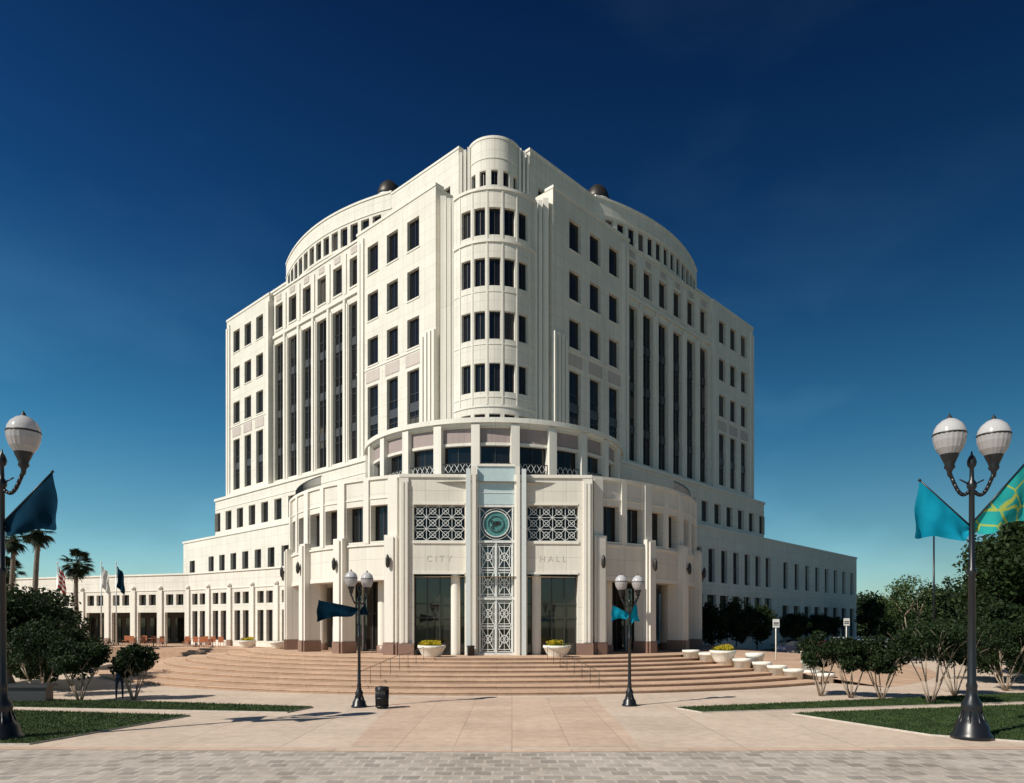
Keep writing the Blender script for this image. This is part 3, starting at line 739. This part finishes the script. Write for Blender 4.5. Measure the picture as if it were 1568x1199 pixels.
# trash bin
x,y,_=G(585,1085); mb=MB()
mb.lathe([(0,.02),(.2,.02),(.2,.05),(.24,.08),(.24,.1)],(0,0,0),BLACK,20)
for i in range(26):
    a=2*math.pi*i/26; mb.tube((.23*math.cos(a),.23*math.sin(a),.06),(.25*math.cos(a),.25*math.sin(a),.72),.014,.014,BLACK,5)
mb.lathe([(.2,.06),(.215,.7)],(0,0,0),BLACK,20)
for z in (.1,.4,.72): mb.lathe([(.25,z-.02),(.268,z),(.25,z+.02)],(0,0,0),BLACK,20)
mb.lathe([(.26,.74),(.27,.78),(.22,.83),(.13,.85),(.13,.83)],(0,0,0),BLACK,20)
o=mb.obj('trash_bin'); o.location=(x,y,0)
mb=MB(); mb.lathe([(0,0),(.22,0),(.22,.55),(.26,.57),(.26,.62),(0,.66)],(0,0,0),BLACK,16); o=mb.obj('ash_urn'); o.location=GP(721,1004,1.2)
def sign(u,D,z0,zt):
    mb=MB(); mb.tube((0,0,z0),(0,0,zt-.1),.035,.035,WCON,6); mb.abox(-.22,.22,-.05,-.035,zt-.55,zt,WMETAL); mb.abox(-.17,.17,-.056,-.051,zt-.3,zt-.22,BLACK); mb.abox(-.17,.17,-.056,-.051,zt-.42,zt-.36,BLACK)
    o=mb.obj('traffic_sign'); o.location=((u-784)/FX*D,D,0)
sign(1188,46,0,3.5); sign(1296,52,0,3.6)
x,y,_=G(45,1075); mb=MB(); GRAN=plain('dark_granite',(.045,.045,.05),.35,ns=40,amt=.3)
mb.abox(-.9,.9,-.3,.3,0,.08,GRAN); mb.abox(-.82,.82,-.24,.24,.08,.62,GRAN); mb.abox(-.95,.95,-.34,.34,.62,.74,GRAN)
o=mb.obj('granite_bench'); o.location=(x,y,.0)
# flagpoles
POLE=plain('aluminium_pole',(.6,.6,.6),.35,.5); RED=cloth('flag_red_cloth',(.35,.03,.03),(.45,.05,.05)); WHT=cloth('flag_white_cloth',(.6,.6,.58),(.7,.7,.68))
for u,m in ((88,RED),(155,WHT),(178,NAVY_SHADED)):
    D=62; mb=MB(); mb.tube((0,0,0),(0,0,7.6),.07,.035,POLE,8); mb.lathe([(0,7.6),(.08,7.66),(.08,7.72),(0,7.8)],(0,0,0),POLE,8)
    for i in range(6):
        for j in range(8):
            f=lambda i,j:(.04+.11*i+.03*math.sin(j*1.3),.12*math.sin(i*1.9+j*.4),7.4-.22*j-.11*i*(1+.03*j))
            mb.poly([f(i,j+1),f(i+1,j+1),f(i+1,j),f(i,j)],m if j%2 or m is NAVY_SHADED else WHT,smooth=True)
    o=mb.obj('flagpole'); o.location=((u-784)/FX*D,D,0.9)
# cafe furniture
ORG=plain('orange_chair_paint',(.40,.13,.05),.5)
for i,(u,D) in enumerate(((235,61),(300,60.5),(325,59),(205,64))):
    e=empty('cafe_table',((u-784)/FX*D,D,1.2)); mb=MB()
    mb.lathe([(0,.7),(.45,.7),(.45,.74),(0,.74)],(0,0,0),ORG,16); mb.tube((0,0,0),(0,0,.7),.04,.04,BLACK,6); mb.lathe([(0,0),(.25,0),(.25,.04),(0,.05)],(0,0,0),BLACK,10)
    for a in (0,2.1,4.2):
        cx,cy=.85*math.cos(a+i),.85*math.sin(a+i)
        mb.abox(cx-.22,cx+.22,cy-.22,cy+.22,.43,.47,ORG)
        for dx in (-.19,.19):
            for dy in (-.19,.19): mb.tube((cx+dx,cy+dy,0),(cx+dx,cy+dy,.43),.018,.018,ORG,5)
        mb.abox(cx-.22,cx+.22,cy+(.19 if cy>0 else -.22),cy+(.22 if cy>0 else -.19),.47,.9,ORG)
    mb.obj('table_and_chairs',e)
# ============================================================ TREES
BARK=plain('pale_bark',(.30,.23,.17),.85,ns=15,amt=.3); BARK2=plain('grey_bark',(.16,.13,.10),.9,ns=10,amt=.3)
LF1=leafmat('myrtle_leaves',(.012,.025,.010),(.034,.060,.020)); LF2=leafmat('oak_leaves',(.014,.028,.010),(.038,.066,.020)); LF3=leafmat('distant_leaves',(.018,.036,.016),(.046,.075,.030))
LF4=leafmat('sparse_leaves',(.06,.10,.035),(.11,.16,.06))
def tree(name,x,y,ztop,zbot,r,trunks=4,n=5000,size=.09,mat=LF1,bark=BARK,seed=1,clumps=34,tr=.05,base=0,spread=.35,shell=.4):
    e=empty(name,(x,y,base)); mb=MB(); rr=random.Random(seed)
    zc=(ztop+zbot)/2; rz=(ztop-zbot)/2
    for i in range(trunks):
        a=6.28*i/trunks+rr.uniform(-.4,.4); s=spread*r*(0 if trunks==1 else 1)
        p=Vector((.06*math.cos(a)*(trunks>1),.06*math.sin(a)*(trunks>1),0)); t=tr
        q=Vector((s*math.cos(a),s*math.sin(a),zbot+rz*.3)); m=(p+q)/2+Vector((rr.uniform(-.06,.06),rr.uniform(-.06,.06),0))*r
        mb.tube(p,m,t,t*.8,bark,7); mb.tube(m,q,t*.8,t*.6,bark,7)
        for j in range(5):
            b=rr.uniform(0,6.28); k=rr.uniform(.35,.85)
            w_=Vector((q.x+k*r*.75*math.cos(b),q.y+k*r*.75*math.sin(b),zc+rz*rr.uniform(-.3,.6)))
            mb.tube(q,(q+w_)/2+Vector((0,0,.1*rz)),t*.5,t*.35,bark,5); mb.tube((q+w_)/2+Vector((0,0,.1*rz)),w_,t*.35,t*.12,bark,5)
    mb.obj('trunk_and_limbs',e)
    V=leaves((0,0,zc),(r,r,rz),n,size,clumps,seed,shell); rawmesh('foliage',V,4,[mat],e)
i=0
for u,v,vt,rr_,dz in ((1257,1066,966,1.05,1.75),(1303,1069,973,1.0,1.65),(1350,1070,976,1.1,1.65),(1425,1079,946,1.5,1.85),(1462,1066,958,1.25,1.8),(123,1074,975,1.25,1.6),(205,1072,986,.95,1.45),(1540,1058,950,1.45,2.3),(60,1066,960,1.4,2.1)):
    x,y,_=G(u,v); zt=3.2-(vt-955)*y/FX; i+=1
    tree('crape_myrtle_tree',x,y,zt,zt-dz,rr_,7,9000,.06,LF1,BARK,i*7,44,.032,0,.5,.3)
tree('oak_tree',31.5,42,10.2,.8,5.2,1,46000,.14,LF2,BARK2,91,80,.25,shell=.3)
tree('oak_tree',40,52,8.0,.8,5.4,1,26000,.15,LF2,BARK2,92,60,.25)
tree('oak_tree',26.5,38,4.8,.4,3.1,1,24000,.10,LF1,BARK2,93,55,.15,shell=.3)
tree('oak_tree',-26.5,37,5.2,.5,3.6,1,34000,.11,LF1,BARK2,94,68,.2,shell=.3)
tree('oak_tree',-33,46,5.6,.8,3.9,1,22000,.12,LF1,BARK2,95,50,.2)
tree('oak_tree',-22.6,34,3.5,.3,2.4,1,18000,.09,LF1,BARK2,96,44,.12)
for u,D,zt,r in ((1092,64,5.3,1.7),(1128,66,5.6,1.8),(1160,67,5.2,1.6),(1215,82,4.6,2.0),(1243,92,4.4,2.0),(1268,98,4.6,2.0)):
    tree('street_tree',(u-784)/FX*D,D,zt,1.2,r,1,6500,.12,LF1,BARK2,int(u),36,.09)
tree('open_crown_tree',(1392-784)/FX*88,88,9.3,3.2,3.6,3,3800,.14,LF4,BARK,77,34,.1,0,.4)
tree('street_tree',(1345-784)/FX*102,102,7,2.2,3,1,6000,.16,LF2,BARK2,78,40,.12)
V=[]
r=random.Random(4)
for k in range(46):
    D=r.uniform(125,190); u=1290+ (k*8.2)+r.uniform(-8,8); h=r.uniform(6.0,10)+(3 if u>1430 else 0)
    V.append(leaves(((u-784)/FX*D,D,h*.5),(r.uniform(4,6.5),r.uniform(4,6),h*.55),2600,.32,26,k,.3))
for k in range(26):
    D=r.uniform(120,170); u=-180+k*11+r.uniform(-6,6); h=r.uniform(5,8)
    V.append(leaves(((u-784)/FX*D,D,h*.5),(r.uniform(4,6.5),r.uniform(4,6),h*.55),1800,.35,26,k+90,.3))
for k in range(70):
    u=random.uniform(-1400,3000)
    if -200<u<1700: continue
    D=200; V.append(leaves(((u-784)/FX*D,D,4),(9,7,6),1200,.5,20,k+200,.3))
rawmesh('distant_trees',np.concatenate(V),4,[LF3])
# palms
PLF=leafmat('palm_fronds',(.012,.024,.011),(.030,.048,.020),.15)
DEAD=plain('dead_palm_skirt',(.10,.075,.045),.9)
def palm(x,y,h,cr,seed):
    e=empty('palm_tree',(x,y,0)); mb=MB(); rr=random.Random(seed)
    pr=(0,0,0)
    for i in range(1,11):
        z=(h-cr*.4)*i/10; p=(.12*math.sin(i*.5+seed),.05*i*math.sin(seed)*.4,z)
        mb.tube(pr,p,.24-.008*i,.22-.008*i,BARK2,9,False); pr=p
    for i in range(60):
        a=rr.uniform(0,6.28); z=pr[2]-rr.uniform(0,1.1); mb.tube((pr[0]+.12*math.cos(a),pr[1]+.12*math.sin(a),z),(pr[0]+.45*math.cos(a),pr[1]+.45*math.sin(a),z-rr.uniform(0,.6)),.05,.015,DEAD,4)
    mb.obj('trunk',e)
    V=[]
    for i in range(60):
        a=rr.uniform(0,6.28); el=rr.uniform(-1.1,1.3); L_=cr*rr.uniform(.5,.72)
        d=Vector((math.cos(a)*math.cos(el),math.sin(a)*math.cos(el),math.sin(el)))
        hub=Vector(pr)+d*L_; side=d.cross(Vector((0,0,1))).normalized(); up=side.cross(d)
        pp=Vector(pr); s_=side*.02
        V+=[pp-s_,pp+s_,hub+s_,hub-s_]
        for k in range(20):
            t=(k/19-.5)*3.8; dd=(d*math.cos(t)+side*math.sin(t)).normalized()
            ln=cr*.5*(1-.3*abs(t)/1.9); tip=hub+dd*ln+Vector((0,0,-.3*ln*rr.uniform(.6,1.7))); wv_=dd.cross(up).normalized()*.04
            md=hub+dd*ln*.5
            V+=[hub,md-wv_,tip,md+wv_]
    rawmesh('fronds',[tuple(v) for v in V],4,[PLF],e)
palm((117-784)/FX*58,58,8.8,1.35,1); palm((55-784)/FX*50,50,10.4,1.2,2); palm((18-784)/FX*54,54,10.4,1.3,3); palm((12-784)/FX*60,60,8.3,1.4,4)
def hedge(x0,x1,y,h,seed):
    V=leaves(((x0+x1)/2,y,h*.55),((x1-x0)/2,.8,h*.5),6000,.07,60,seed,.2); rawmesh('hedge',V,4,[LF1])
hedge(23,31,56,1.1,5); hedge(-44,-30,57,2.0,6)
# ============================================================ CARS
TYRE=plain('tyre_rubber',(.02,.02,.02),.8); CHR=plain('hubcap',(.5,.5,.5),.3,.8); TAIL=plain('tail_light',(.35,.02,.02),.3)
CGL=glassmat('car_glass',(.02,.022,.025),(.04,.04,.045))
def car(x,y,rz,col,tall=0):
    e=empty('parked_car',(x,y,0.01),rz)
    m,nt,b=newmat('car_paint'); b.inputs['Base Color'].default_value=col+(1,); b.inputs['Roughness'].default_value=.3; b.inputs['Coat Weight'].default_value=.6
    body=[(-2.2,.35),(-2.25,.6),(-2.15,.85),(-1.5,.92),(-.9,.95),(.9+.5*tall,.97),(1.9,.92),(2.2,.85),(2.25,.55),(2.2,.32)]
    top=[(-1.35,.93),(-.7,1.38+.3*tall),(.5+.6*tall,1.42+.3*tall),(1.3+.6*tall,.95)]
    mb=MB()
    def ext(pr,w0,w1,mat):
        n=len(pr)
        zt=max(p[1] for p in pr); zb=min(p[1] for p in pr)
        ww=lambda p:w0+(w1-w0)*(p[1]-zb)/(zt-zb)
        L_=[(p[0],-ww(p),p[1]) for p in pr]; R_=[(p[0],ww(p),p[1]) for p in pr]
        mb.poly(L_[::-1],mat); mb.poly(R_,mat)
        for i in range(n):
            j=(i+1)%n; mb.poly([L_[i],L_[j],R_[j],R_[i]],mat)
    ext(body,.84,.86,m); ext(top,.80,.62,m)
    g=MB()
    for sg in (-1,1):
        for xa,xb in ((-1.12,-.05),(.03,1.08+.5*tall)):
            zt=1.32+.3*tall
            ta=max(xa,-.66) if xa<-.5 else xa; tb=min(xb,.5+.6*tall)
            g.poly([(xa,sg*.80,.99),(xb,sg*.80,.99),(tb,sg*.665,zt),(ta,sg*.665,zt)],CGL)
    g.poly([(-1.34,-.72,.97),(-1.34,.72,.97),(-.78,.6,1.34+.3*tall),(-.78,-.6,1.34+.3*tall)],CGL); g.poly([(1.30+.6*tall,-.72,.99),(1.30+.6*tall,.72,.99),(.6+.6*tall,.6,1.36+.3*tall),(.6+.6*tall,-.6,1.36+.3*tall)],CGL)
    for xx in (-1.4,1.4):
        for sg in (-1,1):
            g.tube((xx,sg*.68,.32),(xx,sg*.88,.32),.32,.32,TYRE,16); g.tube((xx,sg*.86,.32),(xx,sg*.895,.32),.18,.17,CHR,12)
    for sg in (-1,1): g.abox(2.2,2.27,sg*.7-.13,sg*.7+.13,.6,.78,TAIL); g.abox(-2.28,-2.2,sg*.65-.15,sg*.65+.15,.58,.72,CHR)
    g.abox(-2.3,-2.18,-.8,.8,.36,.5,m); g.abox(2.18,2.3,-.8,.8,.36,.5,m)
    mb.obj('body',e); g.obj('glass_wheels_lights',e)
for u,D,a,c,t in ((1226,72,10,(.03,.04,.08),0),(1250,74,15,(.35,.02,.03),0),(1285,76,60,(.7,.72,.75),1),(1328,80,8,(.45,.47,.5),0),(1345,73,12,(.6,.6,.58),0),(1372,82,5,(.25,.3,.32),0),(1308,88,20,(.04,.12,.3),0),(1385,96,0,(.7,.7,.7),1),(1212,84,0,(.5,.5,.5),0),(1460,84,0,(.7,.7,.68),0),(1415,90,5,(.3,.05,.05),0)):
    car((u-784)/FX*D,D,rad(a),c,t)
db=MB(); D=140; x0=(1450-784)/FX*D
db.abox(x0,x0+12,D,D+10,0,5.5,STONE2); db.abox(x0-.3,x0+12.3,D-.3,D+10.3,5.5,5.9,TRIM)
for i in range(4): db.abox(x0+1+i*2.8,x0+2.8+i*2.8,D-.03,D+.1,1.4,3.8,GLASS)
db.obj('distant_building')
# ============================================================ PERSON
def person(x,y,rz,shirt,pants):
    V=[];Ed=[];R=[]
    def ch(pts,start=None):
        prev=start
        for p,r_ in pts:
            V.append(p);R.append(r_); k=len(V)-1
            if prev is not None: Ed.append((prev,k))
            prev=k
        return prev
    ch([((0,0,.95),.135)]); pel=0
    ch([((0,-.01,1.12),.125),((0,0,1.3),.15)],pel); chest=2
    ch([((0,0,1.45),.075),((0,-.01,1.53),.055)],chest)
    for s in (-1,1):
        sh=ch([((s*.17,0,1.41),.065)],chest); h=ch([((s*.23,.02,1.13),.048),((s*.22,-.08,.90),.036),((s*.22,-.10,.83),.034)],sh)
        for j in range(4): ch([((s*.22,-.125+j*.018,.78),.009),((s*.215,-.13+j*.018,.735+.006*abs(j-1.5)),.008)],h)
        ch([((s*.205,-.14,.82),.01),((s*.2,-.155,.79),.009)],h)
        ch([((s*.09,0,.88),.095),((s*.11,-.03*s,.50),.062),((s*.12,.02,.11),.045),((s*.12,-.13,.045),.04)],pel)
    me=bpy.data.meshes.new('body'); me.from_pydata(V,Ed,[]); o=bpy.data.objects.new('tmp',me); sc.collection.objects.link(o)
    o.modifiers.new('s','SKIN')
    for i,r_ in enumerate(R): me.skin_vertices[0].data[i].radius=(r_,r_*.8)
    me.skin_vertices[0].data[0].use_root=True
    ss=o.modifiers.new('u','SUBSURF'); ss.levels=2; ss.render_levels=2
    dg_=bpy.context.evaluated_depsgraph_get(); m2=bpy.data.meshes.new_from_object(o.evaluated_get(dg_)); bpy.data.objects.remove(o)
    for m in (shirt,pants,SKIN,SHOE): m2.materials.append(m)
    for p in m2.polygons:
        z=p.center.z; ax=abs(p.center.x); p.use_smooth=True
        p.material_index=3 if z<.09 else (2 if (z>1.47 or (ax>.17 and z<1.1)) else (0 if z>.93 else 1))
    e=empty('person',(x,y,0),rz); b=bpy.data.objects.new('body',m2); sc.collection.objects.link(b); b.parent=e
    hd=MB(); hd.lathe([(0,1.50),(.045,1.505),(.065,1.54),(.078,1.6),(.08,1.65),(.07,1.7),(.04,1.735),(0,1.745)],(0,-.015,0),SKIN,16)
    hd.lathe([(.084,1.63),(.087,1.67),(.075,1.72),(.045,1.755),(0,1.765)],(0,.006,0),HAIR,16)
    hd.tube((0,-.09,1.64),(0,-.112,1.605),.008,.014,SKIN,6)
    for s in (-1,1): hd.tube((s*.028,-.085,1.635),(s*.028,-.094,1.635),.01,.007,HAIR,6); hd.tube((s*.075,-.01,1.6),(s*.09,0,1.64),.012,.018,SKIN,6)
    hd.abox(-.022,.022,-.09,-.084,1.565,1.573,RED)
    hd.obj('head',e)
SKIN=plain('skin',(.42,.25,.17),.5); SHOE=plain('shoe_leather',(.03,.02,.015),.5); HAIR=plain('dark_hair',(.02,.015,.01),.6)
BL=plain('blue_shirt_cloth',(.04,.08,.2),.8); NV=plain('navy_trousers',(.02,.03,.06),.8)
x,y,_=G(183,1071); person(x,y,rad(30),BL,NV)
# ============================================================ LIGHT, SKY, CAMERA
sd=Vector((-.82,-.57,0)).normalized(); el=rad(41)
dirv=Vector((sd.x*math.cos(el),sd.y*math.cos(el),math.sin(el)))
sun=bpy.data.lights.new('sun','SUN'); sun.energy=5.0; sun.angle=rad(.5); sun.color=(1,.94,.83)
so=bpy.data.objects.new('sun',sun); sc.collection.objects.link(so); so.rotation_euler=dirv.to_track_quat('Z','Y').to_euler(); so.location=(-50,-40,80)
wd=bpy.data.worlds.new('World'); sc.world=wd; wd.use_nodes=True; nt=wd.node_tree; bg=nt.nodes['Background']
sky=N(nt,'ShaderNodeTexSky',sky_type='NISHITA'); sky.sun_disc=False; sky.sun_elevation=el; sky.sun_rotation=math.atan2(sd.x,sd.y)%(2*math.pi)
sky.altitude=0; sky.air_density=1.0; sky.dust_density=.4; sky.ozone_density=3.0
tc=N(nt,'ShaderNodeTexCoord'); sp=N(nt,'ShaderNodeSeparateXYZ'); nt.links.new(tc.outputs['Generated'],sp.inputs[0])
r=N(nt,'ShaderNodeValToRGB'); cr=r.color_ramp; nt.links.new(sp.outputs['Z'],r.inputs[0])
cr.elements[0].position=0; cr.elements[0].color=(.62,.74,.68,1); cr.elements[1].position=.68; cr.elements[1].color=(.022,.09,.20,1)
e_=cr.elements.new(.12); e_.color=(.33,.58,.58,1); e_=cr.elements.new(.25); e_.color=(.14,.42,.50,1); e_=cr.elements.new(.45); e_.color=(.045,.20,.34,1)
ax=N(nt,'ShaderNodeMapRange'); nt.links.new(sp.outputs['X'],ax.inputs['Value']); ax.inputs['From Min'].default_value=-.6; ax.inputs['From Max'].default_value=.6; ax.inputs['To Min'].default_value=1.2; ax.inputs['To Max'].default_value=.68
o=mixc(nt,1.0,sky.outputs[0],r.outputs[0],'MULTIPLY')
vm=N(nt,'ShaderNodeVectorMath',operation='SCALE'); nt.links.new(o,vm.inputs[0]); nt.links.new(ax.outputs[0],vm.inputs['Scale'])
# faint thin haze patches
mp=N(nt,'ShaderNodeMapping'); mp.inputs['Scale'].default_value=(1,1,2.2); nt.links.new(tc.outputs['Generated'],mp.inputs['Vector'])
hz=ramp(nt,noise(nt,mp.outputs[0],2.6,5,.5),.50,.78); lowz=ramp(nt,sp.outputs['Z'],.05,.42,(1,1,1,1),(.12,.12,.12,1))
hf=mixc(nt,1.0,hz,lowz,'MULTIPLY')
o2=mixc(nt,1.0,hf,(.55,1.1,1.45),'MULTIPLY')
ad=N(nt,'ShaderNodeVectorMath',operation='ADD'); nt.links.new(vm.outputs[0],ad.inputs[0]); nt.links.new(o2,ad.inputs[1])
nt.links.new(ad.outputs[0],bg.inputs['Color']); bg.inputs['Strength'].default_value=.14
cam=bpy.data.cameras.new('camera'); co=bpy.data.objects.new('camera',cam); sc.collection.objects.link(co); sc.camera=co
co.location=(0,0,E); co.rotation_euler=(rad(90),0,0); cam.sensor_width=36; cam.lens=36*FX/1568; cam.shift_y=(955-599.5)/1568; cam.clip_end=6000; cam.clip_start=.1
sc.view_settings.view_transform='Standard'; sc.view_settings.look='None'; sc.view_settings.exposure=0
